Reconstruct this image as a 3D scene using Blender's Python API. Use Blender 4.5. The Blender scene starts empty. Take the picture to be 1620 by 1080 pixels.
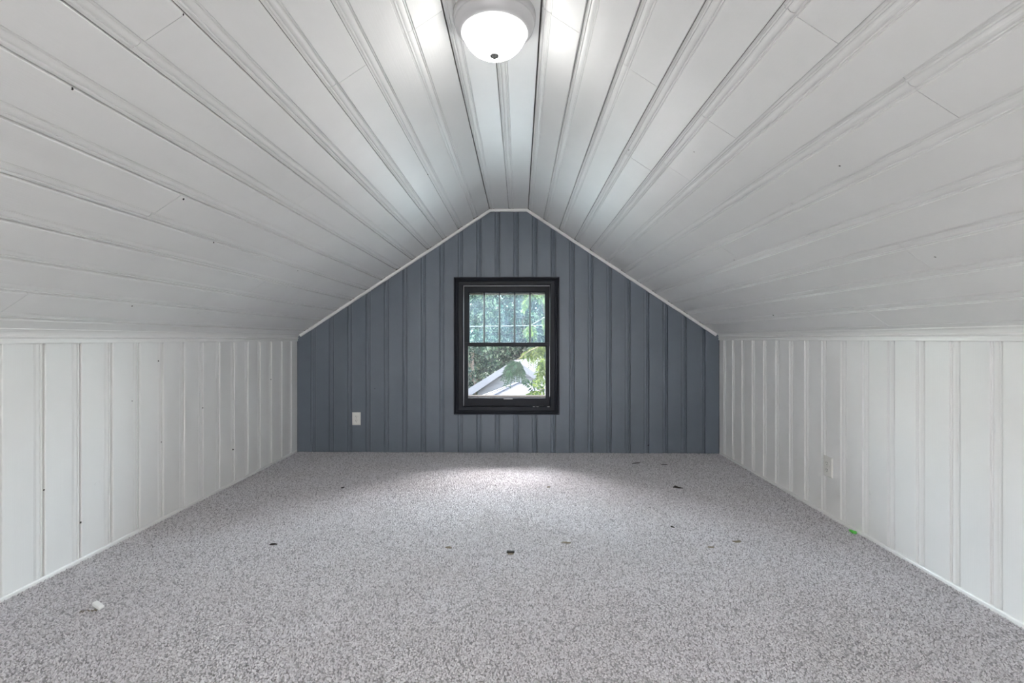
import bpy, bmesh, math, random
import numpy as np
from mathutils import Vector, Matrix

C = bpy.context.scene.collection
S = bpy.context.scene
rnd = random.Random(7)

# ------------------------------------------------------------------ camera
cd = bpy.data.cameras.new('camera')
cam = bpy.data.objects.new('camera', cd); C.objects.link(cam)
EYE = 1.018
YAW = math.atan(12 / 747)
cam.location = (0, 0, EYE)
cam.rotation_euler = (math.radians(90), 0, YAW)
cd.sensor_width = 36; cd.lens = 747 / 1620 * 36
cd.shift_y = -3.5 / 1620
cd.clip_start = 0.05; cd.clip_end = 400
S.camera = cam

# ------------------------------------------------------------------ world, sun, area light, exposure
w = bpy.data.worlds.new('world'); S.world = w; w.use_nodes = True
nt = w.node_tree; nt.nodes.clear()
sky = nt.nodes.new('ShaderNodeTexSky'); sky.sky_type = 'NISHITA'
sky.sun_disc = False; sky.sun_elevation = math.radians(52); sky.sun_rotation = math.radians(-70)
sky.air_density = 1.0; sky.dust_density = 1.0; sky.ozone_density = 1.0
haze = nt.nodes.new('ShaderNodeMix'); haze.data_type = 'RGBA'      # bright, thinly veiled summer sky
haze.inputs[0].default_value = 0.88; haze.inputs[7].default_value = (0.68, 0.635, 0.61, 1)
SKY = 11.0
bg = nt.nodes.new('ShaderNodeBackground'); bg.inputs['Strength'].default_value = SKY
wo = nt.nodes.new('ShaderNodeOutputWorld')
nt.links.new(sky.outputs[0], haze.inputs[6]); nt.links.new(haze.outputs[2], bg.inputs[0]); nt.links.new(bg.outputs[0], wo.inputs[0])

sl = bpy.data.lights.new('sun', 'SUN'); sl.energy = 32.0; sl.angle = math.radians(0.6); sl.color = (1.0, 0.95, 0.86)
sun = bpy.data.objects.new('sun', sl); C.objects.link(sun)
sun.rotation_euler = Vector((0.74, -0.27, -0.62)).to_track_quat('-Z', 'Y').to_euler()

def area(name, loc, target, sx, sy, energy, col):
    al = bpy.data.lights.new(name, 'AREA'); al.shape = 'RECTANGLE'; al.size = sx; al.size_y = sy
    al.energy = energy; al.color = col
    o = bpy.data.objects.new(name, al); C.objects.link(o); o.location = loc
    o.rotation_euler = (Vector(target) - Vector(loc)).to_track_quat('-Z', 'Y').to_euler()
    return o
E_REAR, E_WIN = 118, 1750
# added fill behind the camera, lighting the room by bounce off the rear gable
area('rear_fill', (-0.1, -0.9, 0.9), (-0.1, -2.6, 1.3), 1.6, 0.8, E_REAR, (1.0, 0.985, 0.985))
# added area light outside, above the window, strengthening the daylight through it
area('daylight_fill', (-0.12, 6.2, 2.40), (-0.12, 3.2, 0.55), 7.6, 1.0, E_WIN, (1.0, 0.935, 0.93))

S.view_settings.view_transform = 'Standard'
try: S.view_settings.look = 'None'
except Exception: pass
S.view_settings.gamma = 1.0
S.view_settings.use_curve_mapping = False
S.view_settings.exposure = 0.47
S.cycles.use_denoising = True; S.cycles.sample_clamp_indirect = 6.0
S.cycles.max_bounces = 14; S.cycles.diffuse_bounces = 8; S.cycles.transparent_max_bounces = 24
BOWL_STRENGTH = 17.0

# ------------------------------------------------------------------ materials
def mat(name):
    m = bpy.data.materials.new(name); m.use_nodes = True
    n = m.node_tree.nodes; b = n['Principled BSDF']
    return m, n, m.node_tree.links, b

def noise(n, l, scale, detail=3, rough=0.55, vec=None):
    t = n.new('ShaderNodeTexNoise'); t.inputs['Scale'].default_value = scale
    t.inputs['Detail'].default_value = detail; t.inputs['Roughness'].default_value = rough
    if vec is not None: l.new(vec, t.inputs['Vector'])
    return t

def ramp(n, l, src, stops):
    r = n.new('ShaderNodeValToRGB'); e = r.color_ramp.elements
    while len(e) < len(stops): e.new(0.5)
    for el, (p, c) in zip(e, stops):
        el.position = p; el.color = (*c, 1)
    l.new(src, r.inputs[0]); return r

def wpos(n, l, scale=(1, 1, 1)):
    g = n.new('ShaderNodeNewGeometry')
    m = n.new('ShaderNodeMapping'); m.inputs['Scale'].default_value = scale
    l.new(g.outputs['Position'], m.inputs[0]); return m.outputs[0]

def paint(name, c0, c1, rough, brush, bump=0.10, spec=0.5, per_object=0.03):
    """brush-painted wood: faint patchiness, brush streaks along the board, a little tone change from board to board"""
    m, n, l, b = mat(name)
    v = wpos(n, l)
    r = ramp(n, l, noise(n, l, 3.0, 5, 0.6, v).outputs['Fac'], [(0.3, c0), (0.65, c1)])
    oi = n.new('ShaderNodeObjectInfo')
    mr = n.new('ShaderNodeMapRange'); mr.inputs[3].default_value = 1 - per_object; mr.inputs[4].default_value = 1.0
    l.new(oi.outputs['Random'], mr.inputs[0])
    mx = n.new('ShaderNodeMix'); mx.data_type = 'RGBA'; mx.blend_type = 'MULTIPLY'; mx.inputs[0].default_value = 1
    l.new(r.outputs[0], mx.inputs[6]); l.new(mr.outputs[0], mx.inputs[7])
    # small scuffs
    sc = ramp(n, l, noise(n, l, 7.0, 8, 0.72, v).outputs['Fac'], [(0.24, (0.8, 0.8, 0.8)), (0.33, (1, 1, 1))])
    m2 = n.new('ShaderNodeMix'); m2.data_type = 'RGBA'; m2.blend_type = 'MULTIPLY'; m2.inputs[0].default_value = 1
    l.new(mx.outputs[2], m2.inputs[6]); l.new(sc.outputs[0], m2.inputs[7])
    l.new(m2.outputs[2], b.inputs['Base Color'])
    b.inputs['Roughness'].default_value = rough
    b.inputs['Specular IOR Level'].default_value = spec
    bs = noise(n, l, 1.0, 3, 0.6, wpos(n, l, brush))
    lo = noise(n, l, 9.0, 3, 0.5, v)
    ad = n.new('ShaderNodeMath'); ad.operation = 'MULTIPLY_ADD'; ad.inputs[1].default_value = 2.5
    l.new(lo.outputs['Fac'], ad.inputs[0]); l.new(bs.outputs['Fac'], ad.inputs[2])
    bp = n.new('ShaderNodeBump'); bp.inputs['Strength'].default_value = bump; bp.inputs['Distance'].default_value = 0.004
    l.new(ad.outputs[0], bp.inputs['Height']); l.new(bp.outputs[0], b.inputs['Normal'])
    return m

W0, W1 = (0.82, 0.822, 0.812), (0.85, 0.852, 0.842)
M_ceil = paint('white_ceiling_paint', W0, W1, 0.36, (260, 5, 260), 0.13)
M_wall = paint('white_wall_paint', (0.845, 0.847, 0.836), (0.87, 0.872, 0.86), 0.40, (260, 260, 5), 0.10)
M_trim = paint('white_trim_paint', (0.84, 0.84, 0.825), (0.87, 0.87, 0.855), 0.34, (60, 60, 60), 0.06, per_object=0.0)
M_blue = paint('slate_blue_paint', (0.104, 0.127, 0.158), (0.118, 0.142, 0.175), 0.42, (230, 230, 4), 0.12, per_object=0.05)
M_case = paint('navy_black_paint', (0.0085, 0.0105, 0.0150), (0.0115, 0.0140, 0.0195), 0.38, (40, 40, 40), 0.06, spec=0.15, per_object=0.0)

def plain(name, col, rough=0.5, metal=0.0, spec=0.5):
    m, n, l, b = mat(name)
    b.inputs['Base Color'].default_value = (*col, 1); b.inputs['Roughness'].default_value = rough
    b.inputs['Metallic'].default_value = metal; b.inputs['Specular IOR Level'].default_value = spec
    return m

def mottled(name, c0, c1, scale, rough=0.8, bump=0.0, spec=0.3):
    m, n, l, b = mat(name); b.inputs['Specular IOR Level'].default_value = spec
    t = noise(n, l, scale, 5, 0.65, wpos(n, l))
    r = ramp(n, l, t.outputs['Fac'], [(0.3, c0), (0.7, c1)])
    l.new(r.outputs[0], b.inputs['Base Color']); b.inputs['Roughness'].default_value = rough
    if bump:
        bp = n.new('ShaderNodeBump'); bp.inputs['Strength'].default_value = bump; bp.inputs['Distance'].default_value = 0.01
        l.new(t.outputs['Fac'], bp.inputs['Height']); l.new(bp.outputs[0], b.inputs['Normal'])
    return m

M_back = mottled('bare_framing', (0.16, 0.155, 0.145), (0.24, 0.23, 0.22), 12)
M_gap = plain('dark_nick', (0.03, 0.028, 0.026), 0.9)
M_plate = plain('white_plastic', (0.80, 0.79, 0.75), 0.3)
M_slot = plain('socket_slot', (0.05, 0.05, 0.05), 0.6)
M_screw = plain('screw_metal', (0.62, 0.61, 0.58), 0.35, 0.6)
M_ring = plain('satin_fixture_metal', (0.43, 0.43, 0.44), 0.38, 0.25)
M_finial = plain('finial_metal', (0.13, 0.13, 0.13), 0.6, 0.0)
M_tan = mottled('weathered_tan_wood', (0.045, 0.03, 0.019), (0.07, 0.05, 0.033), 30, spec=0.05)
M_sill = mottled('weathered_grey_sill', (0.008, 0.0072, 0.006), (0.013, 0.012, 0.0105), 30, spec=0.02)
M_edge = plain('worn_paint_edge', (0.42, 0.43, 0.44), 0.5)

def carpet_mat():
    m, n, l, b = mat('carpet_yarn')
    g = n.new('ShaderNodeNewGeometry')
    r = ramp(n, l, g.outputs['Random Per Island'],
             [(0.0, (0.285, 0.278, 0.295)), (0.14, (0.45, 0.440, 0.462)), (0.40, (0.60, 0.586, 0.612)), (0.8, (0.70, 0.684, 0.712)), (1.0, (0.77, 0.755, 0.78))])
    big = ramp(n, l, noise(n, l, 2.2, 4, 0.6, wpos(n, l)).outputs['Fac'], [(0.3, (0.90, 0.89, 0.875)), (0.7, (1, 1, 1))])
    mx = n.new('ShaderNodeMix'); mx.data_type = 'RGBA'; mx.blend_type = 'MULTIPLY'; mx.inputs[0].default_value = 1
    l.new(r.outputs[0], mx.inputs[6]); l.new(big.outputs[0], mx.inputs[7])
    l.new(mx.outputs[2], b.inputs['Base Color'])
    b.inputs['Roughness'].default_value = 0.95; b.inputs['Specular IOR Level'].default_value = 0.1
    return m
M_pile = carpet_mat()
M_carpet_base = mottled('carpet_base', (0.26, 0.25, 0.25), (0.42, 0.405, 0.41), 160, 0.95)

def bowl_mat():
    m, n, l, b = mat('lit_white_glass')
    b.inputs['Base Color'].default_value = (0.9, 0.9, 0.88, 1); b.inputs['Roughness'].default_value = 0.25
    b.inputs['Emission Color'].default_value = (1.0, 0.985, 0.95, 1)
    b.inputs['Emission Strength'].default_value = BOWL_STRENGTH
    return m
M_bowl = bowl_mat()

def glass_mat(name, dirt_haze, tint):
    m = bpy.data.materials.new(name); m.use_nodes = True
    n, l = m.node_tree.nodes, m.node_tree.links; n.clear()
    out = n.new('ShaderNodeOutputMaterial')
    tr = n.new('ShaderNodeBsdfTransparent'); tr.inputs[0].default_value = (*tint, 1)
    gl = n.new('ShaderNodeBsdfGlossy'); gl.inputs['Roughness'].default_value = 0.03
    fr = n.new('ShaderNodeFresnel'); fr.inputs['IOR'].default_value = 1.38
    m1 = n.new('ShaderNodeMixShader'); l.new(fr.outputs[0], m1.inputs[0]); l.new(tr.outputs[0], m1.inputs[1]); l.new(gl.outputs[0], m1.inputs[2])
    df = n.new('ShaderNodeBsdfTranslucent'); df.inputs[0].default_value = (0.50, 0.72, 0.92, 1)  # bluish dirt film; reflected sky haze is put into its colour too
    t = noise(n, l, 5.0, 4, 0.6, wpos(n, l, (3.2, 1, 0.9)))
    rp = ramp(n, l, t.outputs['Fac'], [(0.35, (dirt_haze * 0.45,) * 3), (0.72, (dirt_haze * 1.6,) * 3)])
    m2 = n.new('ShaderNodeMixShader'); l.new(rp.outputs[0], m2.inputs[0]); l.new(m1.outputs[0], m2.inputs[1]); l.new(df.outputs[0], m2.inputs[2])
    l.new(m2.outputs[0], out.inputs[0])
    return m
M_glass_hazy = glass_mat('hazy_bluish_glass', 0.008, (0.85, 0.955, 0.98))
M_glass = glass_mat('clear_window_glass', 0.0001, (0.97, 0.98, 0.98))

def leaf_mat(name, stops, trans=0.45):
    m = bpy.data.materials.new(name); m.use_nodes = True
    stops = [(p, tuple(v * 0.26 for v in c)) for p, c in stops]
    n, l = m.node_tree.nodes, m.node_tree.links; n.clear()
    out = n.new('ShaderNodeOutputMaterial'); g = n.new('ShaderNodeNewGeometry')
    r = ramp(n, l, g.outputs['Random Per Island'], stops)
    d = n.new('ShaderNodeBsdfDiffuse'); t = n.new('ShaderNodeBsdfTranslucent'); gl = n.new('ShaderNodeBsdfGlossy')
    gl.inputs['Roughness'].default_value = 0.4
    hs = n.new('ShaderNodeHueSaturation'); hs.inputs['Hue'].default_value = 0.475; hs.inputs['Value'].default_value = 1.7
    l.new(r.outputs[0], d.inputs[0]); l.new(r.outputs[0], hs.inputs['Color']); l.new(hs.outputs[0], t.inputs[0])
    m1 = n.new('ShaderNodeMixShader'); m1.inputs[0].default_value = trans
    l.new(d.outputs[0], m1.inputs[1]); l.new(t.outputs[0], m1.inputs[2])
    m2 = n.new('ShaderNodeMixShader'); m2.inputs[0].default_value = 0.012
    l.new(m1.outputs[0], m2.inputs[1]); l.new(gl.outputs[0], m2.inputs[2]); l.new(m2.outputs[0], out.inputs[0])
    return m
M_leaf_a = leaf_mat('mid_green_leaves', [(0, (0.010, 0.038, 0.028)), (0.45, (0.035, 0.10, 0.062)), (0.75, (0.13, 0.25, 0.12)), (1, (0.55, 0.68, 0.40))])
M_leaf_b = leaf_mat('blue_green_leaves', [(0, (0.008, 0.03, 0.030)), (0.5, (0.024, 0.075, 0.070)), (0.8, (0.08, 0.19, 0.14)), (1, (0.46, 0.62, 0.44))])
M_leaf_c = leaf_mat('yellow_green_leaflets', [(0, (0.02, 0.06, 0.012)), (0.5, (0.065, 0.14, 0.025)), (1, (0.20, 0.29, 0.07))], 0.45)
M_leaf_d = leaf_mat('shaded_green_leaflets', [(0, (0.006, 0.036, 0.020)), (0.6, (0.012, 0.060, 0.030)), (1, (0.03, 0.10, 0.045))], 0.15)  # darker copy: shade on the drooping leaves is put into their colour
M_bark = mottled('grey_brown_bark', (0.05, 0.04, 0.032), (0.12, 0.10, 0.08), 18, 0.9, 0.4)
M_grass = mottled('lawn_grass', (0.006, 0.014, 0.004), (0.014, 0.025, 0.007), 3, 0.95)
M_bounce = mottled('pale_bounce_ground', (0.40, 0.39, 0.37), (0.48, 0.47, 0.45), 3, 0.95)
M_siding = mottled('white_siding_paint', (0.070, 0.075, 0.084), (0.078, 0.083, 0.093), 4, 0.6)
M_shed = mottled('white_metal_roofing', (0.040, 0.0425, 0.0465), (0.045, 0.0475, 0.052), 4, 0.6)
M_roofwhite = mottled('pale_roofing', (0.30, 0.29, 0.31), (0.35, 0.34, 0.36), 5, 0.85)
M_roofcap = plain('slate_blue_metal_cap', (0.012, 0.018, 0.032), 0.5)
M_wire = plain('pale_cable', (0.12, 0.13, 0.125), 0.5)

# ------------------------------------------------------------------ mesh helpers
class MB:
    def __init__(s): s.v = []; s.f = []
    def add(s, vs, fs):
        o = len(s.v); s.v += [tuple(p) for p in vs]; s.f += [tuple(i + o for i in f) for f in fs]; return s
    def box(s, x0, x1, y0, y1, z0, z1):
        return s.add([(x0, y0, z0), (x1, y0, z0), (x1, y1, z0), (x0, y1, z0), (x0, y0, z1), (x1, y0, z1), (x1, y1, z1), (x0, y1, z1)],
                     [(0, 3, 2, 1), (4, 5, 6, 7), (0, 1, 5, 4), (1, 2, 6, 5), (2, 3, 7, 6), (3, 0, 4, 7)])
    def prism(s, poly, a, b, fn):
        """closed polygon poly [(p,q)] swept from a to b; fn(p,q,t)->xyz"""
        n = len(poly)
        vs = [fn(p, q, a) for p, q in poly] + [fn(p, q, b) for p, q in poly]
        fs = [tuple(range(n))[::-1], tuple(range(n, 2 * n))] + [(i, (i + 1) % n, n + (i + 1) % n, n + i) for i in range(n)]
        return s.add(vs, fs)
    def lathe(s, prof, seg=48, cx=0, cy=0):
        """profile [(r,z)] turned about the vertical; r=0 ends close"""
        rows = []
        for r, z in prof:
            if r < 1e-6: rows.append([len(s.v)]); s.v.append((cx, cy, z))
            else:
                rows.append(list(range(len(s.v), len(s.v) + seg)))
                for k in range(seg):
                    a = 2 * math.pi * k / seg; s.v.append((cx + r * math.cos(a), cy + r * math.sin(a), z))
        for A, B in zip(rows, rows[1:]):
            for k in range(seg):
                k2 = (k + 1) % seg
                if len(A) == 1: s.f.append((A[0], B[k], B[k2]))
                elif len(B) == 1: s.f.append((A[k], B[0], A[k2]))
                else: s.f.append((A[k], B[k], B[k2], A[k2]))
        return s
    def tube(s, pts, r, seg=6):
        pts = [Vector(p) for p in pts]; rs = r if isinstance(r, (list, tuple)) else [r] * len(pts); rows = []
        for i, p in enumerate(pts):
            d = (pts[min(i + 1, len(pts) - 1)] - pts[max(i - 1, 0)]).normalized()
            a = d.orthogonal().normalized(); b = d.cross(a)
            rows.append(list(range(len(s.v), len(s.v) + seg)))
            for k in range(seg):
                t = 2 * math.pi * k / seg; s.v.append(tuple(p + rs[i] * (math.cos(t) * a + math.sin(t) * b)))
        for A, B in zip(rows, rows[1:]):
            for k in range(seg): s.f.append((A[k], A[(k + 1) % seg], B[(k + 1) % seg], B[k]))
        s.f.append(tuple(rows[0][::-1])); s.f.append(tuple(rows[-1])); return s
    def mesh(s, name, m, smooth=False):
        me = bpy.data.meshes.new(name); me.from_pydata(s.v, [], s.f)
        bm = bmesh.new(); bm.from_mesh(me); bmesh.ops.recalc_face_normals(bm, faces=bm.faces); bm.to_mesh(me); bm.free()
        me.materials.append(m)
        if smooth: me.shade_smooth()
        me.update(); return me
    def build(s, name, m, parent=None, smooth=False, **kw):
        return link(name, s.mesh(name, m, smooth), parent, **kw)

def link(name, me, parent=None, kind=None, bevel=0, auto=None):
    o = bpy.data.objects.new(name, me); C.objects.link(o)
    if parent is not None: o.parent = parent
    if kind: o['kind'] = kind
    if bevel:
        b = o.modifiers.new('bevel', 'BEVEL'); b.width = bevel; b.segments = 2; b.limit_method = 'ANGLE'; b.angle_limit = math.radians(35)
    return o

def empty(name, loc=(0, 0, 0), kind=None):
    o = bpy.data.objects.new(name, None); C.objects.link(o); o.location = loc; o.empty_display_size = 0.1
    if kind: o['kind'] = kind
    return o

def tag(o, label, cat, group=None):
    o['label'] = label; o['category'] = cat
    if group: o['group'] = group
    return o

# ------------------------------------------------------------------ room constants (metres)
XL, XR, YB, YF = -2.003, 1.773, 4.22, -2.6
ZC = 2.183                       # height of the flat strip at the top
TL, TR = -0.2714, 0.0734         # its two edges
ZL, ZR = 1.064, 1.069            # slope meets crown here (at BL / BR)
BL, BR = -1.977, 1.747
P = 0.1658                       # board pitch
KL = (ZC - ZL) / (TL - BL); KR = (ZC - ZR) / (BR - TR)
def roof(x):
    if x < TL: return ZC - (TL - x) * KL
    if x > TR: return ZC - (x - TR) * KR
    return ZC

# ------------------------------------------------------------------ floor and shell
floor = MB().box(XL - 0.12, XR + 0.12, YF - 0.1, YB + 0.14, -0.12, 0.0).build('floor', M_carpet_base, kind='structure')

def carpet():
    rg = np.random.default_rng(5)
    sp = 0.0061
    xs = np.arange(XL + 0.004, XR - 0.002, sp); ys = np.arange(1.05, YB - 0.004, sp)
    gx, gy = np.meshgrid(xs, ys); n = gx.size
    cx = gx.ravel() + rg.uniform(-.42, .42, n) * sp; cy = gy.ravel() + rg.uniform(-.42, .42, n) * sp
    cx = np.clip(cx, XL + .003, XR - .003); cy = np.minimum(cy, YB - .004)
    r = rg.uniform(0.0031, 0.0052, n); h = rg.uniform(0.005, 0.0105, n) + 0.0012 * np.sin(cx * 9 + 2 * np.sin(cy * 5))
    a = rg.uniform(0, 2 * math.pi, n); tx = rg.normal(0, .0028, n); ty = rg.normal(0, .0028, n)
    V = np.zeros((n, 5, 3), np.float32)
    for k in range(4):
        V[:, k, 0] = cx + r * np.cos(a + k * math.pi / 2) + tx * 0.4; V[:, k, 1] = cy + r * np.sin(a + k * math.pi / 2) + ty * 0.4
        V[:, k, 2] = h * 0.35
    V[:, 4, 0] = cx + tx; V[:, 4, 1] = cy + ty; V[:, 4, 2] = h
    tri = np.array([(0, 1, 4), (1, 2, 4), (2, 3, 4), (3, 0, 4)], np.int32)
    F = (tri[None] + (np.arange(n, dtype=np.int32) * 5)[:, None, None]).reshape(-1)
    me = bpy.data.meshes.new('carpet_pile'); me.vertices.add(n * 5); me.vertices.foreach_set('co', V.reshape(-1))
    nf = n * 4; me.loops.add(nf * 3); me.loops.foreach_set('vertex_index', F)
    me.polygons.add(nf); me.polygons.foreach_set('loop_start', np.arange(nf, dtype=np.int32) * 3)
    me.update(calc_edges=True); me.materials.append(M_pile); me.shade_smooth()
    return link('carpet_pile', me, floor, kind='stuff')
carpet()

# board profile: u across the board (mm of 165.8), d above the nominal face (negative is recessed)
PROF = [(0.4, -2.2), (2.0, 0), (118.4, 0), (119.4, -4.0), (121.2, -5.2), (122.6, -2.6), (125.0, -2.4), (126.2, -6.0), (127.8, -6.2),
        (129.8, -4.2), (134.0, -2.7), (139, -2.2), (143.5, -3.0), (147.4, -4.8), (149.2, -6.4), (150.6, -3.2), (155.0, -3.2), (156.8, -6.8), (159.0, -8.0), (163.9, -9.0)]
TH = 0.013
def board_profile(width=P, upto=None):
    """front polyline scaled to the width, optionally ripped narrower"""
    k = width / 0.1658
    pts = [(u * 0.001 * k, d * 0.001) for u, d in PROF]
    if upto is not None and upto < pts[-1][0]:
        out = []
        for i, p in enumerate(pts):
            if p[0] < upto: out.append(p)
            else:
                q = pts[i - 1]; t = (upto - q[0]) / (p[0] - q[0]); out.append((upto, q[1] + t * (p[1] - q[1]))); break
        pts = out
    return pts
def board_mesh(m, width=P, upto=None):
    pts = board_profile(width, upto)
    poly = pts + [(pts[-1][0], -TH), (pts[0][0], -TH)]
    me = MB().prism(poly, 0, 1, lambda p, q, t: (p, t, q)).mesh('board', m)
    return me
MESHES = {}
def board(parent, m, X, Y, origin, length, width=P, upto=None, jig=0.0006):
    key = (m.name, round(width, 4), None if upto is None else round(upto, 4))
    if key not in MESHES: MESHES[key] = board_mesh(m, width, upto)
    o = bpy.data.objects.new('board', MESHES[key]); C.objects.link(o); o.parent = parent
    X = Vector(X).normalized(); Y = Vector(Y).normalized(); Z = X.cross(Y)
    p = Vector(origin) + Z * rnd.uniform(-jig, jig)
    M = Matrix((X, Y * length, Z)).transposed().to_4x4(); M.translation = p
    o.matrix_basis = M
    return o

# ceiling: bent backing slab, then every board
off = TH + 0.004
inner = [(XL - 0.12, roof(XL - 0.12) + off * 1.2), (TL, ZC + off), (TR, ZC + off), (XR + 0.12, roof(XR + 0.12) + off * 1.2)]
outer = [(XR + 0.12, roof(XR + 0.12) + 0.22), (TR, ZC + 0.20), (TL, ZC + 0.20), (XL - 0.12, roof(XL - 0.12) + 0.22)]
ceiling = MB().prism(inner + outer, YF - 0.1, YB + 0.14, lambda p, q, t: (p, t, q)).build('ceiling', M_back, kind='structure')
Y0, Y1 = 0.0, YB - 0.002
def ceiling_run(X, origin_fn, ks, cuts, widths=None, upto=None):
    for k in ks:
        cs = [Y0] + sorted(cuts.get(k, [])) + [Y1]
        for a, b in zip(cs, cs[1:]):
            g0 = 0.0009 if a != Y0 else 0; g1 = 0.0009 if b != Y1 else 0
            o = origin_fn(k)
            board(ceiling, M_ceil, X, (0, 1, 0), (o[0], a + g0, o[1]), b - a - g0 - g1, P if widths is None else widths,
                  None if upto is None else upto.get(k))
dl = Vector((BL - TL, 0, ZL - ZC)).normalized()
dr = Vector((BR - TR, 0, ZR - ZC)).normalized()
CUT_L = {0: [1.669], 2: [1.683], 3: [3.374], 4: [1.152], 5: [2.243], 7: [1.713], 9: [2.8], 11: [1.697]}
CUT_R = {0: [1.661], 2: [1.675], 3: [2.25], 4: [1.142, 1.675, 2.12], 6: [1.133], 7: [2.549], 9: [1.68], 11: [2.24]}
ceiling_run(dl, lambda k: (TL + dl.x * k * P, ZC + dl.z * k * P), range(12), CUT_L)
ceiling_run(dl, lambda k: (TL + dl.x * k * P, ZC + dl.z * k * P), [12], {}, upto={12: 0.075})
ceiling_run(-dr, lambda k: (TR + dr.x * (k + 1) * P, ZC + dr.z * (k + 1) * P), range(12), CUT_R)
ceiling_run(-dr, lambda k: (TR + dr.x * 12.4 * P, ZC + dr.z * 12.4 * P), [12], {}, upto={12: 0.4 * P - 0.0005})
fw = (TR - TL) / 2
ceiling_run((-1, 0, 0), lambda k: (TR - k * fw, ZC), [0, 1], {}, widths=fw)
# plain ceiling lining behind the camera
lin = [(XL - 0.02, roof(XL - 0.02)), (TL, ZC), (TR, ZC), (XR + 0.02, roof(XR + 0.02)), (XR + 0.02, roof(XR + 0.02) + 0.012), (TR, ZC + 0.012), (TL, ZC + 0.012), (XL - 0.02, roof(XL - 0.02) + 0.012)]
MB().prism(lin, YF, Y0 - 0.001, lambda p, q, t: (p, t, q)).build('lining', M_ceil, ceiling)

# side walls
wl = MB().box(XL - 0.12, XL - TH - 0.003, YF - 0.1, YB + 0.14, -0.12, 1.12).build('wall_left', M_back, kind='structure')
wr = MB().box(XR + TH + 0.003, XR + 0.12, YF - 0.1, YB + 0.14, -0.12, 1.12).build('wall_right', M_back, kind='structure')
WB = 0.166
for k in range(-6, 15):
    y1 = 1.963 + k * WB; up = None
    if y1 > YB: up = YB - (y1 - WB) - 0.001
    if up is not None and up < 0.02: continue
    board(wl, M_wall, (0, 1, 0), (0, 0, 1), (XL, y1 - WB, 0.001), 1.035, WB, up)
yl_end = 1.963 - 7 * WB
for k in range(-5, 15):
    y_far = 1.762 + (k + 1) * WB
    if y_far > YB + 0.001:
        # last board ripped on its face edge: shift its start to the corner
        w_ = YB - (y_far - WB)
        if w_ < 0.03: continue
        pts = [(u - (WB - w_), d) for u, d in board_profile(WB)]
        pts = [(0.0005, 0)] + [p for p in pts if p[0] > 0.001]
        me = MB().prism(pts + [(pts[-1][0], -TH), (pts[0][0], -TH)], 0, 1, lambda p, q, t: (p, t, q)).mesh('board', M_wall)
        o = bpy.data.objects.new('board', me); C.objects.link(o); o.parent = wr
        M = Matrix(((0, -1, 0), (0, 0, 1.035), (-1, 0, 0))).transposed().to_4x4(); M.translation = (XR, YB - 0.0005, 0.001); o.matrix_basis = M
        continue
    board(wr, M_wall, (0, -1, 0), (0, 0, 1), (XR, y_far, 0.001), 1.035, WB)
yr_end = 1.762 - 5 * WB
MB().box(XL - 0.013, XL, YF, yl_end - 0.001, 0.001, 1.08).build('lining', M_wall, wl)
MB().box(XR, XR + 0.013, YF, yr_end - 0.001, 0.001, 1.08).build('lining', M_wall, wr)

# gable walls from cells (so that openings are real)
def cells_solid(xs, zint, y, dy, dfn=None):
    """xs: breaks; zint(x0,x1)->list of (zlo(x),zhi(x)); front at y+dfn(x), thickened by dy"""
    V, F = {}, []
    verts = []
    def vid(x, z):
        k = (round(x, 5), round(z, 5))
        if k not in V: V[k] = len(verts); verts.append((x, y + (dfn(x) if dfn else 0), z))
        return V[k]
    for a, b in zip(xs, xs[1:]):
        for lo, hi in zint(a, b):
            q = (vid(a, lo(a)), vid(b, lo(b)), vid(b, hi(b)), vid(a, hi(a)))
            if len(set(q)) >= 3: F.append(tuple(dict.fromkeys(q)))
    bm = bmesh.new(); bv = [bm.verts.new(v) for v in verts]
    for f in F: bm.faces.new([bv[i] for i in f])
    r = bmesh.ops.extrude_face_region(bm, geom=bm.faces[:])
    for g in r['geom']:
        if isinstance(g, bmesh.types.BMVert): g.co.y += dy
    bmesh.ops.recalc_face_normals(bm, faces=bm.faces)
    me = bpy.data.meshes.new('gable'); bm.to_mesh(me); bm.free(); return me
c_ = lambda v: (lambda x: v)
def gable_slab(name, y, dy, hole, m, lift=0.03):
    x0, x1, z0, z1 = hole
    xs = sorted([XL - 0.12, x0, x1, XR + 0.12, TL, TR])
    top = lambda x: roof(x) + lift
    def zi(a, b):
        if a >= x0 - 1e-6 and b <= x1 + 1e-6: return [(c_(-0.12), c_(z0)), (c_(z0), c_(z0))][:1] + [(c_(z1), top)]
        return [(c_(-0.12), c_(z0)), (c_(z0), c_(z1)), (c_(z1), top)] if min(top(a), top(b)) > z1 else [(c_(-0.12), top)]
    # side columns whose roof falls under z1 are one cell, split so that neighbours share vertices
    me = cells_solid(xs, zi, y, dy); me.materials.append(m); me.name = name
    return link(name, me, None, kind='structure')

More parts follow.
